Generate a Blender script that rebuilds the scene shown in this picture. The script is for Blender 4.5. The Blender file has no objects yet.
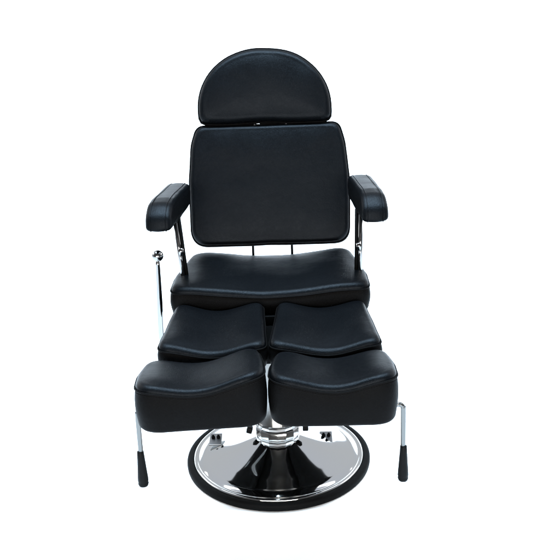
import bpy, bmesh, math, random
from mathutils import Vector, Matrix, noise

S = bpy.context.scene
COL = S.collection
PI = math.pi

# ------------------------------------------------------------------ camera
cam_d = bpy.data.cameras.new('camera'); cam = bpy.data.objects.new('camera', cam_d); COL.objects.link(cam)
cam_d.sensor_width = 36.0; cam_d.lens = 825.0 / 560.0 * 36.0
cam_d.clip_start = 0.05; cam_d.clip_end = 500.0
pitch, yaw, roll = math.radians(19), 0.0173, math.radians(2.0)
fw = Vector((-math.sin(yaw)*math.cos(pitch), math.cos(yaw)*math.cos(pitch), -math.sin(pitch)))
r0 = fw.cross(Vector((0, 0, 1))).normalized(); u0 = r0.cross(fw)
R_ = r0*math.cos(roll) - u0*math.sin(roll); U_ = r0*math.sin(roll) + u0*math.cos(roll)
cm = Matrix((R_, U_, -fw)).transposed().to_4x4(); cm.translation = Vector((0.074, -2.33, 1.40))
cam.matrix_world = cm
S.camera = cam

# ------------------------------------------------------------------ studio light
S.view_settings.view_transform = 'Standard'; S.view_settings.look = 'None'
S.view_settings.exposure = 0.0; S.view_settings.gamma = 1.0
W = bpy.data.worlds.new('World'); S.world = W; W.use_nodes = True
nt = W.node_tree; nt.nodes.clear()
wo = nt.nodes.new('ShaderNodeOutputWorld'); bg = nt.nodes.new('ShaderNodeBackground')
tc = nt.nodes.new('ShaderNodeTexCoord'); sx = nt.nodes.new('ShaderNodeSeparateXYZ')
nt.links.new(tc.outputs['Generated'], sx.inputs[0])


def ramp(src, stops):
    m1 = nt.nodes.new('ShaderNodeMapRange'); m1.inputs['From Min'].default_value = -1; m1.inputs['From Max'].default_value = 1
    nt.links.new(src, m1.inputs['Value'])
    r = nt.nodes.new('ShaderNodeValToRGB'); el = r.color_ramp.elements
    nt.links.new(m1.outputs[0], r.inputs[0])
    for i, (p_, c_) in enumerate(stops):
        q = (p_+1)/2
        x = el[i] if i < 2 else el.new(q)
        x.position = q; x.color = (*c_, 1)
    return r.outputs[0]


# invented surround: white at the horizon, dimmer above, dark behind the camera for reflections
by_height = ramp(sx.outputs['Z'], [(0.02, (1, 1, 1)), (1.0, (0.62, 0.66, 0.74)), (0.14, (0.54, 0.60, 0.68)), (0.5, (0.60, 0.63, 0.67))])
by_depth = ramp(sx.outputs['Y'], [(-1.0, (0.17, 0.16, 0.155)), (1.0, (1, 1, 1)), (-0.45, (0.20, 0.19, 0.18)), (0.1, (0.95, 0.97, 1.0))])
mx = nt.nodes.new('ShaderNodeMix'); mx.data_type = 'RGBA'; mx.blend_type = 'MULTIPLY'; mx.inputs['Factor'].default_value = 1.0
nt.links.new(by_height, mx.inputs[6]); nt.links.new(by_depth, mx.inputs[7])
nt.links.new(mx.outputs[2], bg.inputs[0]); nt.links.new(bg.outputs[0], wo.inputs[0])
bg.inputs[1].default_value = 1.5


def area(name, loc, target, sx_, sy_, power, col):
    d = bpy.data.lights.new(name, 'AREA'); d.shape = 'RECTANGLE'; d.size = sx_; d.size_y = sy_
    d.energy = power; d.color = col
    o = bpy.data.objects.new(name, d); COL.objects.link(o)
    o.location = loc
    o.rotation_euler = (Vector(target) - Vector(loc)).to_track_quat('-Z', 'Y').to_euler()
    return o


area('softbox_overhead', (0, -0.3, 4.2), (0, 0, 0), 3.6, 0.8, 900, (0.62, 0.82, 1.0))
area('floor_fill_front', (0.0, -6.0, 1.5), (0, 0, 0.0), 5.0, 1.2, 540, (1.0, 0.98, 0.96))  # added, unseen lamp that burns the floor under the pads to white
area('floor_fill_left', (-5.0, 2.0, 3.0), (0, 1.0, 0.0), 4.0, 2.0, 120, (1.0, 0.98, 0.97))  # added side pair, unseen, whitening the floor and sweep
area('floor_fill_right', (5.0, 2.0, 3.0), (0, 1.0, 0.0), 4.0, 2.0, 120, (1.0, 0.98, 0.97))  # other half of the added side pair


area('backdrop_fill', (0, 1.3, 4.2), (0, 3.4, 0.6), 6.0, 1.0, 70, (1, 1, 1))  # added above the frame to lift the sweep wall to white
area('strip_front', (0.32, -6.0, 3.6), (0.1, 0.4, 0.8), 0.2, 1.8, 6, (1.0, 0.85, 0.85))


# ------------------------------------------------------------------ materials
def mat(name, base, rough, metal=0.0, spec=0.5):
    m = bpy.data.materials.new(name); m.use_nodes = True
    p = m.node_tree.nodes['Principled BSDF']
    p.inputs['Base Color'].default_value = (*base, 1); p.inputs['Roughness'].default_value = rough
    p.inputs['Metallic'].default_value = metal; p.inputs['Specular IOR Level'].default_value = spec
    return m, m.node_tree, p


def leather(name, base, rough, spec, tint):
    m, t, p = mat(name, base, rough, 0, spec)
    N, L = t.nodes, t.links
    tc = N.new('ShaderNodeTexCoord')
    vo = N.new('ShaderNodeTexVoronoi'); vo.inputs['Scale'].default_value = 300; vo.feature = 'DISTANCE_TO_EDGE'
    n1 = N.new('ShaderNodeTexNoise'); n1.inputs['Scale'].default_value = 150; n1.inputs['Detail'].default_value = 3
    n2 = N.new('ShaderNodeTexNoise'); n2.inputs['Scale'].default_value = 14; n2.inputs['Detail'].default_value = 2
    for n in (vo, n1, n2): L.new(tc.outputs['Object'], n.inputs['Vector'])
    mn = N.new('ShaderNodeMath'); mn.operation = 'MINIMUM'; mn.inputs[1].default_value = 0.25
    L.new(vo.outputs['Distance'], mn.inputs[0])
    ad = N.new('ShaderNodeMath'); ad.operation = 'MULTIPLY_ADD'; ad.inputs[1].default_value = 0.5
    L.new(n1.outputs[0], ad.inputs[0]); L.new(mn.outputs[0], ad.inputs[2])
    b1 = N.new('ShaderNodeBump'); b1.inputs['Strength'].default_value = 0.7; b1.inputs['Distance'].default_value = 0.0009
    b2 = N.new('ShaderNodeBump'); b2.inputs['Strength'].default_value = 0.5; b2.inputs['Distance'].default_value = 0.004
    L.new(n2.outputs[0], b2.inputs['Height']); L.new(ad.outputs[0], b1.inputs['Height'])
    L.new(b2.outputs[0], b1.inputs['Normal']); L.new(b1.outputs[0], p.inputs['Normal'])
    mr = N.new('ShaderNodeMapRange'); mr.inputs['To Min'].default_value = rough - 0.05; mr.inputs['To Max'].default_value = rough + 0.07
    L.new(n2.outputs[0], mr.inputs['Value']); L.new(mr.outputs[0], p.inputs['Roughness'])
    p.inputs['Specular Tint'].default_value = (*tint, 1)
    return m


LEATHER = leather('black_leather_cool_lit', (0.0009, 0.0011, 0.0014), 0.37, 0.056, (0.82, 0.91, 1.0))  # blue base and tint put the cool light on the tops into the colour
SIDE = leather('black_side_leather', (0.0012, 0.0011, 0.0011), 0.55, 0.03, (1, 1, 1))
THREAD, _, _ = mat('black_thread', (0.004, 0.004, 0.004), 0.9, 0, 0.05)
RUBBER, t, p = mat('black_rubber', (0.0015, 0.0015, 0.0015), 0.6, 0, 0.05)
n = t.nodes.new('ShaderNodeTexNoise'); n.inputs['Scale'].default_value = 90
b = t.nodes.new('ShaderNodeBump'); b.inputs['Strength'].default_value = 0.15; b.inputs['Distance'].default_value = 0.001
t.links.new(n.outputs[0], b.inputs['Height']); t.links.new(b.outputs[0], p.inputs['Normal'])
CHROME, t, p = mat('polished_chrome', (0.46, 0.46, 0.45), 0.05, 1.0)
n = t.nodes.new('ShaderNodeTexNoise'); n.inputs['Scale'].default_value = 5; n.inputs['Detail'].default_value = 5
mr = t.nodes.new('ShaderNodeMapRange'); mr.inputs['To Min'].default_value = 0.02; mr.inputs['To Max'].default_value = 0.10
t.links.new(n.outputs[0], mr.inputs['Value']); t.links.new(mr.outputs[0], p.inputs['Roughness'])
b = t.nodes.new('ShaderNodeBump'); b.inputs['Strength'].default_value = 0.10; b.inputs['Distance'].default_value = 0.01
n2 = t.nodes.new('ShaderNodeTexNoise'); n2.inputs['Scale'].default_value = 7
tcx = t.nodes.new('ShaderNodeTexCoord'); t.links.new(tcx.outputs['Object'], n2.inputs['Vector']); t.links.new(tcx.outputs['Object'], n.inputs['Vector'])
t.links.new(n2.outputs[0], b.inputs['Height']); t.links.new(b.outputs[0], p.inputs['Normal'])
ROD, _, _ = mat('chromed_tube', (0.22, 0.22, 0.218), 0.08, 1.0)
SATIN, t, p = mat('satin_steel', (0.26, 0.26, 0.255), 0.30, 1.0)
n = t.nodes.new('ShaderNodeTexNoise'); n.inputs['Scale'].default_value = 30; n.inputs['Detail'].default_value = 4
mp = t.nodes.new('ShaderNodeMapping'); mp.inputs['Scale'].default_value = (6, 6, 0.2)
tcx = t.nodes.new('ShaderNodeTexCoord'); t.links.new(tcx.outputs['Object'], mp.inputs[0]); t.links.new(mp.outputs[0], n.inputs['Vector'])
b = t.nodes.new('ShaderNodeBump'); b.inputs['Strength'].default_value = 0.2; b.inputs['Distance'].default_value = 0.002
t.links.new(n.outputs[0], b.inputs['Height']); t.links.new(b.outputs[0], p.inputs['Normal'])
STEEL, _, _ = mat('black_painted_steel', (0.0012, 0.0012, 0.0012), 0.55, 0, 0.03)
PLASTIC, _, _ = mat('black_grip_plastic', (0.0015, 0.0015, 0.0015), 0.5, 0, 0.06)
FLOOR, t, p = mat('white_studio_floor', (0.94, 0.94, 0.94), 0.9, 0, 0.0)
n = t.nodes.new('ShaderNodeTexNoise'); n.inputs['Scale'].default_value = 3
mr = t.nodes.new('ShaderNodeMapRange'); mr.inputs['To Min'].default_value = 0.93; mr.inputs['To Max'].default_value = 0.96
t.links.new(n.outputs[0], mr.inputs['Value']); t.links.new(mr.outputs[0], p.inputs['Base Color'])
PLATE, _, _ = mat('square_plate_steel', (0.20, 0.20, 0.20), 0.4, 1.0)
BRUSHED, _, _ = mat('brushed_lever_steel', (0.11, 0.11, 0.107), 0.22, 1.0)


# ------------------------------------------------------------------ mesh helpers
def obj(name, bm, material, parent=None, M=None, smooth=True):
    bmesh.ops.recalc_face_normals(bm, faces=bm.faces)
    me = bpy.data.meshes.new(name); bm.to_mesh(me); bm.free()
    me.materials.append(material)
    if smooth:
        for f in me.polygons: f.use_smooth = True
    o = bpy.data.objects.new(name, me); COL.objects.link(o)
    if parent is not None: o.parent = parent
    if M is not None: o.matrix_local = M
    return o


def rounded(pts, radii, seg=10):
    """closed polygon with rounded corners, then resampled evenly"""
    out = []; n = len(pts)
    for i in range(n):
        a, p, c = Vector(pts[i-1]), Vector(pts[i]), Vector(pts[(i+1) % n])
        d1 = (a-p); d2 = (c-p); l1, l2 = d1.length, d2.length; d1.normalize(); d2.normalize()
        ang = d1.angle(d2); r = radii[i]
        if r <= 0 or ang > PI-0.01: out.append(p); continue
        t = min(r/math.tan(ang/2), l1*0.48, l2*0.48)
        p1, p2 = p+d1*t, p+d2*t
        for k in range(seg+1):
            s = k/seg
            out.append(p1*(1-s)**2 + p*2*s*(1-s)*0.93 + p2*s**2 + (p1+p2)*0.5*2*s*(1-s)*0.07)
    return resample(out, 220)


def resample(out, n):
    L = [0.0]
    for i in range(len(out)): L.append(L[-1] + (out[(i+1) % len(out)]-out[i]).length)
    tot = L[-1]; res = []; j = 0
    for k in range(n):
        s = tot*k/n
        while L[j+1] < s: j += 1
        f = (s-L[j])/max(1e-9, L[j+1]-L[j])
        res.append(out[j].lerp(out[(j+1) % len(out)], f))
    return res


def ringprof(T, er, sink, crown, both=False):
    """(inset, z) from the underside centre out, up the side and over the top to the centre; seam index"""
    P = []
    if both:
        P += [(0.5, -0.0)]
    for q in (0.0,): pass
    lo = 0.018 if not both else er
    pr = []
    for k in range(7):                       # lower round-over
        a = PI/2*k/6
        pr.append((lo*(1-math.sin(a)), lo*(1-math.cos(a))))
    zs = T-er
    for k in range(1, 6):
        s = k/6; pr.append((-sink*math.sin(PI*s), lo+(zs-lo)*s))
    seam = len(pr); pr.append((0.0012, zs))
    for k in range(1, 11):
        a = PI/2*k/10
        pr.append((0.0012+er*(1-math.cos(a)), zs+er*math.sin(a)))
    return pr, seam


def cushion(name, outline, T, er, crown, parent, M, topm, sidem, dip=None, belly=0.004, seed=0.0,
            both=False, pipe=0.0022, stitch=True, wr=0.0017, ex=3.2):
    hx = max(abs(p.x) for p in outline); hy = max(abs(p.y) for p in outline)
    cx = (max(p.x for p in outline)+min(p.x for p in outline))/2; cy = (max(p.y for p in outline)+min(p.y for p in outline))/2
    hx = (max(p.x for p in outline)-min(p.x for p in outline))/2; hy = (max(p.y for p in outline)-min(p.y for p in outline))/2
    pr, seam = ringprof(T, er, belly, crown, both)
    n = len(outline)

    def pos(p, ins, z):
        x = cx+(p.x-cx)*(1-ins/hx); y = cy+(p.y-cy)*(1-ins/hy)
        w = max(0.0, min(1.0, z/T)); w = w*w*(3-2*w)
        zz = z + (dip((x-cx)/hx, (y-cy)/hy)*w if dip else 0)
        q = Vector((x*9+seed, y*9-seed, z*9+seed*0.3))
        zz += noise.noise(q)*wr*w*1.6
        dd = noise.noise(q*1.3+Vector((5, 5, 5)))*wr
        d = Vector((p.x-cx, p.y-cy)).normalized()
        return Vector((x+d.x*dd, y+d.y*dd, zz))

    bm = bmesh.new(); rings = []; kinds = []
    # underside
    i0 = pr[0][0]
    for s in (0.02, 0.35, 0.7, 0.9):
        rings.append([bm.verts.new(pos(p, 0, 0).lerp(Vector((cx, cy, 0)), 1) if False else
                     Vector((cx+(p.x-cx)*(1-i0/hx)*s, cy+(p.y-cy)*(1-i0/hy)*s, -(crown*0.8*(1-s*s) if both else 0)))) for p in outline]); kinds.append(1)
    for k, (ins, z) in enumerate(pr):
        rings.append([bm.verts.new(pos(p, ins, z)) for p in outline]); kinds.append(1 if k < seam else 0)
    iL, zL = pr[-1]
    NS = 26
    for k in range(1, NS+1):
        s = 1-k/NS*0.985
        zc = zL + crown*(1-s**ex)
        r = []
        for p in outline:
            x = cx+(p.x-cx)*(1-iL/hx)*s; y = cy+(p.y-cy)*(1-iL/hy)*s
            zz = zc+(dip((x-cx)/hx, (y-cy)/hy) if dip else 0)
            q = Vector((x*9+seed, y*9-seed, zL*9+seed*0.3)); zz += noise.noise(q)*wr*1.6
            r.append(bm.verts.new((x, y, zz)))
        rings.append(r); kinds.append(0)
    for a in range(len(rings)-1):
        for i in range(n):
            f = bm.faces.new((rings[a][i], rings[a][(i+1) % n], rings[a+1][(i+1) % n], rings[a+1][i]))
            f.material_index = kinds[a]
    bm.faces.new(rings[0][::-1]).material_index = 1; bm.faces.new(rings[-1])
    o = obj(name, bm, topm, parent, M); o.data.materials.append(sidem)
    zs = pr[seam][1]
    if pipe:
        pb = bmesh.new(); path = [pos(p, -0.0008, zs) for p in outline]
        tube(pb, path, pipe, closed=True, seg=6)
        if both:
            tube(pb, [pos(p, -0.0008, er) for p in outline], pipe, closed=True, seg=6)
        obj('piping', pb, sidem, o)
    if stitch:
        sb = bmesh.new()
        o2 = resample(outline, int(sum((outline[(i+1) % n]-outline[i]).length for i in range(n))/0.0062))
        m2 = len(o2)
        for i in range(m2):
            a = pos(o2[i], -0.0006, zs-0.0065); c = pos(o2[(i+1) % m2], -0.0006, zs-0.0065)
            d = (c-a); tube(sb, [a, a+d*0.55], 0.0006, seg=4)
        obj('stitching', sb, THREAD, o)
    return o


def tube(bm, path, r, closed=False, seg=12, radii=None, cap=True):
    n = len(path); rings = []
    up = None
    for i, p in enumerate(path):
        p = Vector(p)
        a = Vector(path[i-1]) if (i > 0 or closed) else p
        c = Vector(path[(i+1) % n]) if (i < n-1 or closed) else p
        t = (c-a).normalized()
        if up is None:
            up = Vector((0, 0, 1)) if abs(t.z) < 0.9 else Vector((1, 0, 0))
        s = t.cross(up).normalized(); up = s.cross(t).normalized()
        rr = radii[i] if radii else r
        rings.append([bm.verts.new(p + (s*math.cos(2*PI*k/seg)+up*math.sin(2*PI*k/seg))*rr) for k in range(seg)])
    m = n if closed else n-1
    for i in range(m):
        A, B = rings[i], rings[(i+1) % n]
        for k in range(seg):
            bm.faces.new((A[k], A[(k+1) % seg], B[(k+1) % seg], B[k]))
    if not closed and cap:
        bm.faces.new(rings[0][::-1]); bm.faces.new(rings[-1])


def lathe(bm, prof, seg=96, c=(0, 0), tilt=None):
    rings = []
    for r, z in prof:
        rings.append([bm.verts.new((c[0]+r*math.cos(2*PI*k/seg), c[1]+r*math.sin(2*PI*k/seg), z)) for k in range(seg)])
    for a in range(len(rings)-1):
        for k in range(seg):
            bm.faces.new((rings[a][k], rings[a][(k+1) % seg], rings[a+1][(k+1) % seg], rings[a+1][k]))
    bm.faces.new(rings[0][::-1]); bm.faces.new(rings[-1])


def box(bm, c, s, M=None, bev=0.002):
    g = bmesh.ops.create_cube(bm, size=1.0)
    for v in g['verts']: v.co = Vector((v.co.x*s[0], v.co.y*s[1], v.co.z*s[2]))
    ed = list({e for v in g['verts'] for e in v.link_edges})
    r = bmesh.ops.bevel(bm, geom=ed, offset=bev, segments=2, affect='EDGES', profile=0.7)
    vs = set(g['verts']) | set(r['verts'])
    for v in vs:
        if v.is_valid:
            v.co = (M @ v.co if M else v.co) + Vector(c)


def frame(origin, xaxis, yaxis):
    x = Vector(xaxis).normalized(); z = x.cross(Vector(yaxis)).normalized(); y = z.cross(x)
    M = Matrix((x, y, z)).transposed().to_4x4(); M.translation = Vector(origin)
    return M


def smooth_path(pts, n=8):
    out = []
    P = [Vector(p) for p in pts]; P = [P[0]*2-P[1]] + P + [P[-1]*2-P[-2]]
    for i in range(1, len(P)-2):
        for k in range(n):
            t = k/n; a, b_, c, d = P[i-1:i+3]
            out.append(0.5*((2*b_)+(c-a)*t+(2*a-5*b_+4*c-d)*t*t+(3*b_-a-3*c+d)*t**3))
    out.append(P[-2])
    return out


# ------------------------------------------------------------------ setting
bm = bmesh.new()                                # seamless paper sweep: floor, curve, wall
prf = [(-9.0, 0.0), (0.0, 0.0), (2.6, 0.0)] + [(2.6+1.2*math.sin(a*PI/24), 1.2-1.2*math.cos(a*PI/24)) for a in range(1, 13)] + [(3.8, 1.62)]
ra = [bm.verts.new((-20, y, z)) for y, z in prf]; rb = [bm.verts.new((20, y, z)) for y, z in prf]
for k in range(len(prf)-1):
    bm.faces.new((ra[k], rb[k], rb[k+1], ra[k+1]))
fl = obj('floor', bm, FLOOR); fl['kind'] = 'structure'

# ------------------------------------------------------------------ the chair
chair = bpy.data.objects.new('pedicure_chair', None); COL.objects.link(chair)
chair.empty_display_size = 0.3
chair['label'] = 'black leather pedicure chair with split leg rests on a round polished chrome pedestal base'
chair['category'] = 'chair'

# base -------------------------------------------------------------
BX, BY = 0.010, -0.022
MB = Matrix.Translation((BX, BY, 0))
bm = bmesh.new()
prof = [(0.262, 0.004), (0.272, 0.016), (0.2725, 0.0235), (0.2700, 0.0275), (0.2655, 0.0290), (0.2605, 0.0280), (0.2570, 0.0262)]
for k in range(1, 11):                      # raised outer band
    a = k/10; prof.append((0.2570-0.026*a, 0.0262+0.009*math.sin(a*PI/2)))
NB = 48
for k in range(1, NB+1):
    s = k/NB; r = 0.231 + (0.068-0.231)*s
    z = 0.0352 + 0.024*math.sin(s*PI/2)**1.1 + 0.028*max(0, (s-0.25)/0.75)**1.8
    prof.append((r, z))
lathe(bm, [(0.001, 0.004)] + prof + [(0.001, prof[-1][1])], 160)
base = obj('base', bm, CHROME, chair, MB @ Matrix.Diagonal((0.987, 0.99, 1.0, 1.0)))
bm = bmesh.new()
pr = []
for k in range(25):
    a = 2*PI*k/24
    x = 0.2815+0.0125*math.copysign(abs(math.cos(a))**0.7, math.cos(a)); z = 0.0125+0.0123*math.copysign(abs(math.sin(a))**0.7, math.sin(a))
    pr.append((x, z))
n = 160; rings = []
for x, z in pr[:-1]:
    rings.append([bm.verts.new((x*math.cos(2*PI*k/n), x*math.sin(2*PI*k/n), z)) for k in range(n)])
for a in range(len(rings)):
    for k in range(n):
        bm.faces.new((rings[a][k], rings[a][(k+1) % n], rings[(a+1) % len(rings)][(k+1) % n], rings[(a+1) % len(rings)][k]))
obj('rubber_rim', bm, RUBBER, base)

# invented square plates with dark hex studs for unidentified squares on the dome
for sx_, yy in ((-1, 0.045), (1, 0.04)):
    x0 = -0.205 if sx_ < 0 else 0.156
    rr = math.hypot(x0, yy)
    M = Matrix.Translation((x0, yy, 0.051)) @ Matrix.Rotation(math.radians(10), 4, 'X')
    bm = bmesh.new(); box(bm, (0, 0, 0), (0.040, 0.056, 0.005), bev=0.0015)
    pl = obj('square_plate', bm, PLATE, base, M)
    for xx in (-0.008, 0.009):
        bm = bmesh.new()
        lathe(bm, [(0.0062, 0.003), (0.0062, 0.009), (0.004, 0.0095), (0.004, 0.014), (0.001, 0.0145)], 6, (xx, 0.004))
        obj('plate_stud', bm, STEEL, pl, smooth=False)

# pump column ------------------------------------------------------
bm = bmesh.new()
lathe(bm, [(0.060, 0.125), (0.064, 0.13), (0.064, 0.30), (0.062, 0.305), (0.062, 0.435), (0.060, 0.44)], 72)
col = obj('column', bm, SATIN, chair, MB)
bm = bmesh.new()
lathe(bm, [(0.060, 0.080), (0.069, 0.0805), (0.0705, 0.083), (0.0705, 0.094), (0.069, 0.096), (0.0665, 0.0975), (0.0665, 0.100),
           (0.0700, 0.102), (0.0715, 0.105), (0.0715, 0.128), (0.070, 0.131), (0.066, 0.133), (0.0655, 0.140), (0.0655, 0.148), (0.060, 0.150)], 16)
obj('collar', bm, CHROME, col, smooth=False)
for x0, y0, z0 in ((-0.088, -0.005, 0.112), (0.088, -0.012, 0.120)):
    bm = bmesh.new(); box(bm, (0, 0, 0), (0.018, 0.02, 0.020), bev=0.004)
    obj('lock_knob', bm, PLASTIC, col, Matrix.Translation((x0, y0, z0)) @ Matrix.Rotation(0.3 if x0 < 0 else 0, 4, 'Y'))

# under-seat frame ---------------------------------------------------
bm = bmesh.new()
box(bm, (0.0, 0.13, 0.475), (0.34, 0.30, 0.03))
box(bm, (-0.135, 0.0, 0.447), (0.03, 0.66, 0.025)); box(bm, (0.135, 0.0, 0.4465), (0.03, 0.66, 0.025))
box(bm, (0.0, 0.35, 0.482), (0.50, 0.03, 0.03)); box(bm, (0.0, -0.10, 0.449), (0.10, 0.30, 0.02))  # middle box added to darken the gap between the leg rests
obj('underframe', bm, STEEL, chair)
for s in (-1, 1):
    bm = bmesh.new()
    tube(bm, smooth_path([(s*0.155, 0.0, 0.44), (s*0.16, -0.2, 0.42), (s*0.165, -0.40, 0.405), (s*0.165, -0.46, 0.402)]), 0.011, seg=14)
    obj('leg_support', bm, STEEL, chair)


# seat ---------------------------------------------------------------
def saddle(d, side=0.0, tilt=0.0):
    return lambda x, y: -d*math.cos(min(1, abs(x))*PI/2)**2 + tilt*x - side*y


seat_ol = rounded([(-0.300, -0.185), (0.300, -0.185), (0.300, -0.06), (0.262, 0.185), (-0.262, 0.185), (-0.300, -0.06)],
                  [0.035, 0.035, 0.15, 0.06, 0.06, 0.15])
cushion('seat', seat_ol, 0.102, 0.020, 0.009, chair, frame((0.002, 0.175, 0.488), (1, 0, 0), (0, 1, 0.02)), LEATHER, SIDE,
        dip=saddle(0.024), seed=1.1)

# leg rests and foot rests -------------------------------------------
for s in (-1, 1):
    w0, w1 = (0.130, 0.146) if s < 0 else (0.128, 0.151)
    ol = rounded([(-w1, -0.155), (w1, -0.155), (w0, 0.155), (-w0, 0.155)], [0.03, 0.03, 0.035, 0.035])
    cx = -0.148 if s < 0 else 0.1535
    cushion('leg_rest', ol, 0.086, 0.018, 0.008, chair, frame((cx, -0.175, 0.456), (1, 0.0, 0), (0.03 if s < 0 else -0.075, 1, 0.025)), LEATHER, SIDE,
            dip=saddle(0.026), seed=3.0+s)
for s in (-1, 1):
    w0, w1 = (0.143, 0.157) if s < 0 else (0.140, 0.154)
    ol = rounded([(-w1, -0.115), (w1, -0.115), (w1, 0.0), (w0, 0.115), (-w0, 0.115), (-w1, 0.0)], [0.055, 0.055, 0.10, 0.05, 0.05, 0.10])
    if s < 0: M = frame((-0.161, -0.472, 0.421), (1, 0.07, 0.008), (0, 1, 0.015))
    else: M = frame((0.163, -0.463, 0.418), (1, -0.02, 0.0), (0, 1, 0.015))
    cushion('foot_rest', ol, 0.126, 0.018, 0.008, chair, M, LEATHER, SIDE, dip=saddle(0.028, 0.016, 0.011 if s < 0 else 0.0), seed=7.0+s)

# backrest -----------------------------------------------------------
th = math.radians(18)
up = Vector((-0.012, math.sin(th), math.cos(th)))
ol = rounded([(-0.268, -0.203), (0.268, -0.203), (0.270, 0.02), (0.259, 0.14), (0.240, 0.203), (-0.240, 0.203), (-0.259, 0.14), (-0.270, 0.02)],
             [0.055, 0.055, 0.2, 0.2, 0.032, 0.032, 0.2, 0.2])
nrm = Vector((0, -math.cos(th), math.sin(th)))
ctr = Vector((0.001, 0.395, 0.805)) - nrm*0.075
cushion('backrest', ol, 0.070, 0.018, 0.010, chair, frame(ctr, (1, 0, 0), up), LEATHER, SIDE, seed=12.0,
        dip=lambda x, y: -0.003*(1-x*x)*(1-y*y))
# headrest -----------------------------------------------------------
th2 = math.radians(13)
up2 = Vector((0, math.sin(th2), math.cos(th2))); nrm2 = Vector((0, -math.cos(th2), math.sin(th2)))
pts = []
hw, h0, hh = 0.2235, -0.092, 0.206
for k in range(41):
    a = PI*k/40
    pts.append(Vector((hw*math.copysign(abs(math.cos(a))**0.94, math.cos(a)), h0+hh*abs(math.sin(a))**0.92)))
arc = pts
low = [Vector((-hw*0.995, -0.112)), Vector((-0.215, -0.127)), Vector((-0.198, -0.134)), Vector((-0.12, -0.135)), Vector((0, -0.128)), Vector((0.12, -0.130)), Vector((0.198, -0.127)), Vector((0.215, -0.120)), Vector((hw*0.995, -0.108))]
ol = resample(arc + low, 220)
ctr2 = Vector((-0.005, 0.475, 1.131)) - nrm2*0.07
cushion('headrest', ol, 0.064, 0.022, 0.011, chair, frame(ctr2, (1, 0, -0.02), up2), LEATHER, SIDE, seed=21.0, ex=2.6)
# headrest posts
bm = bmesh.new(); box(bm, (0.012, 0.490, 0.985), (0.075, 0.012, 0.12)); obj('headrest_bracket', bm, STEEL, chair)
for x0 in (-0.045, 0.062):
    bm = bmesh.new()
    a = ctr2 + nrm2*0.02 + Vector((x0+0.01, 0, 0)); c = Vector((x0, 0, 0)) + Vector((0.0, 0.44, 0.85))
    tube(bm, [c, a], 0.007, seg=14); obj('headrest_post', bm, CHROME, chair)
# struts between seat and backrest
for x0 in (-0.062, 0.072):
    bm = bmesh.new(); tube(bm, [(x0, 0.37, 0.48), (x0, 0.395, 0.60), (x0, 0.43, 0.75)], 0.0045, seg=10)
    obj('back_strut', bm, STEEL, chair)

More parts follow.
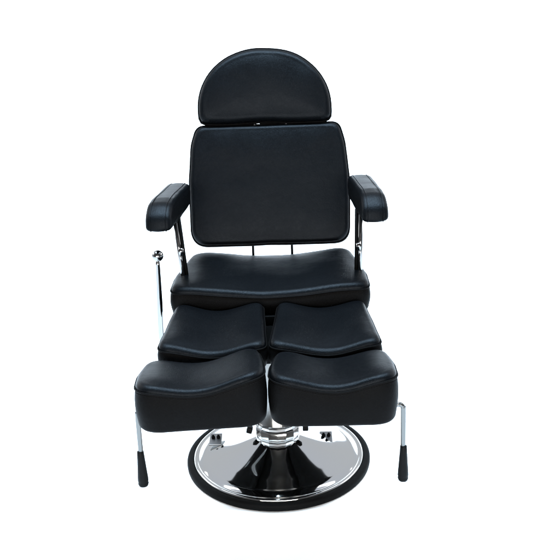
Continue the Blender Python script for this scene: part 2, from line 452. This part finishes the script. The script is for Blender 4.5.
# armrests -----------------------------------------------------------
prof2 = [(-0.050, -0.028), (-0.020, -0.030), (0.02, -0.030), (0.09, -0.042), (0.34, -0.048), (0.365, -0.01), (0.35, 0.028), (0.06, 0.046), (0.0, 0.043), (-0.042, 0.012)]
prof2 = [(y-0.15, z) for y, z in prof2]
for s in (-1, 1):
    ol = rounded([Vector(p) for p in prof2], [0.008, 0.008, 0.05, 0.1, 0.02, 0.02, 0.02, 0.15, 0.06, 0.05])
    xa = Vector((-0.035 if s < 0 else 0.035, -1, 0)).normalized()      # pad runs slightly outward to the front
    # local x = -(towards front) ; local y = up ; local z = sideways
    M = frame((0, 0, 0), -xa, (0, 0, 1))
    zc = M.to_3x3() @ Vector((0, 0, 1))
    if s < 0: o_ = Vector((-0.304, 0.15, 0.799))
    else: o_ = Vector((0.306, 0.15, 0.808))
    M.translation = o_ - zc*0.0375
    ar = cushion('armrest', ol, 0.076, 0.016, 0.004, chair, M, LEATHER, LEATHER, seed=31.0+s, both=True, belly=0.002, pipe=0.0011, stitch=False)
    Mi = M.inverted()
    xb = -0.262 if s < 0 else 0.280; xt = -0.280 if s < 0 else 0.282
    bm = bmesh.new(); tube(bm, [Mi @ Vector(p) for p in ((xb, 0.11, 0.46), (xt, 0.09, 0.785))], 0.0075, seg=18)
    obj('arm_post', bm, ROD, ar)
    bm = bmesh.new(); tube(bm, [Mi @ Vector(p) for p in ((xb-s*0.0115, 0.112, 0.46), (xt-s*0.0115, 0.092, 0.785))], 0.0055, seg=12)
    obj('post_dark_streak', bm, STEEL, ar)  # added black rod stands for the dark reflection along the chrome post
    bm = bmesh.new(); a = Vector((xb, 0.11, 0.46)); c = Vector((xt, 0.09, 0.785))
    q1 = a.lerp(c, 0.60)-Vector((s*0.004, 0, 0)); q2 = a.lerp(c, 0.67)-Vector((s*0.004, 0, 0))
    tube(bm, [Mi @ q1, Mi @ q2], 0.0095, seg=18); obj('clamp_ring', bm, ROD, ar)

# recline lever ------------------------------------------------------
bm = bmesh.new()
path = smooth_path([(-0.327, 0.0, 0.672), (-0.331, 0.0, 0.55), (-0.335, 0.0, 0.43), (-0.325, 0.0, 0.408), (-0.28, 0.02, 0.40), (-0.13, 0.03, 0.43)])
nn = len(path); tube(bm, path, 0.008, seg=16, radii=[0.0062+0.0028*min(1, i/10) for i in range(nn)])
lv = obj('recline_lever', bm, ROD, chair)
bm = bmesh.new(); bmesh.ops.create_uvsphere(bm, u_segments=32, v_segments=20, radius=0.0175)
for v in bm.verts: v.co += Vector((-0.326, 0.0, 0.684))
obj('ball_knob', bm, ROD, lv)

# foot rest levers ---------------------------------------------------
for s in (-1, 1):
    x0 = -0.335 if s < 0 else 0.344; y0 = -0.45
    z0 = 0.412 if s < 0 else 0.409
    bm = bmesh.new()
    path = smooth_path([(s*0.18, y0+0.01, z0-0.02), (x0-s*0.03, y0, z0-0.001), (x0-s*0.010, y0, z0), (x0-s*0.002, y0, z0-0.006), (x0, y0, z0-0.02), (x0+s*0.001, y0, z0-0.13)], 6)
    tube(bm, path, 0.0066, seg=16)
    hv = obj('leg_lever', bm, BRUSHED, chair)
    bm = bmesh.new(); zt = z0-0.118
    lathe(bm, [(0.007, zt), (0.0088, zt-0.002), (0.0098, zt-0.02), (0.0118, zt-0.05), (0.0138, zt-0.078), (0.0142, zt-0.088), (0.0130, zt-0.093), (0.0142, zt-0.096), (0.0120, zt-0.103), (0.004, zt-0.106)], 28, (x0+s*0.002, y0))
    obj('grip', bm, PLASTIC, hv)
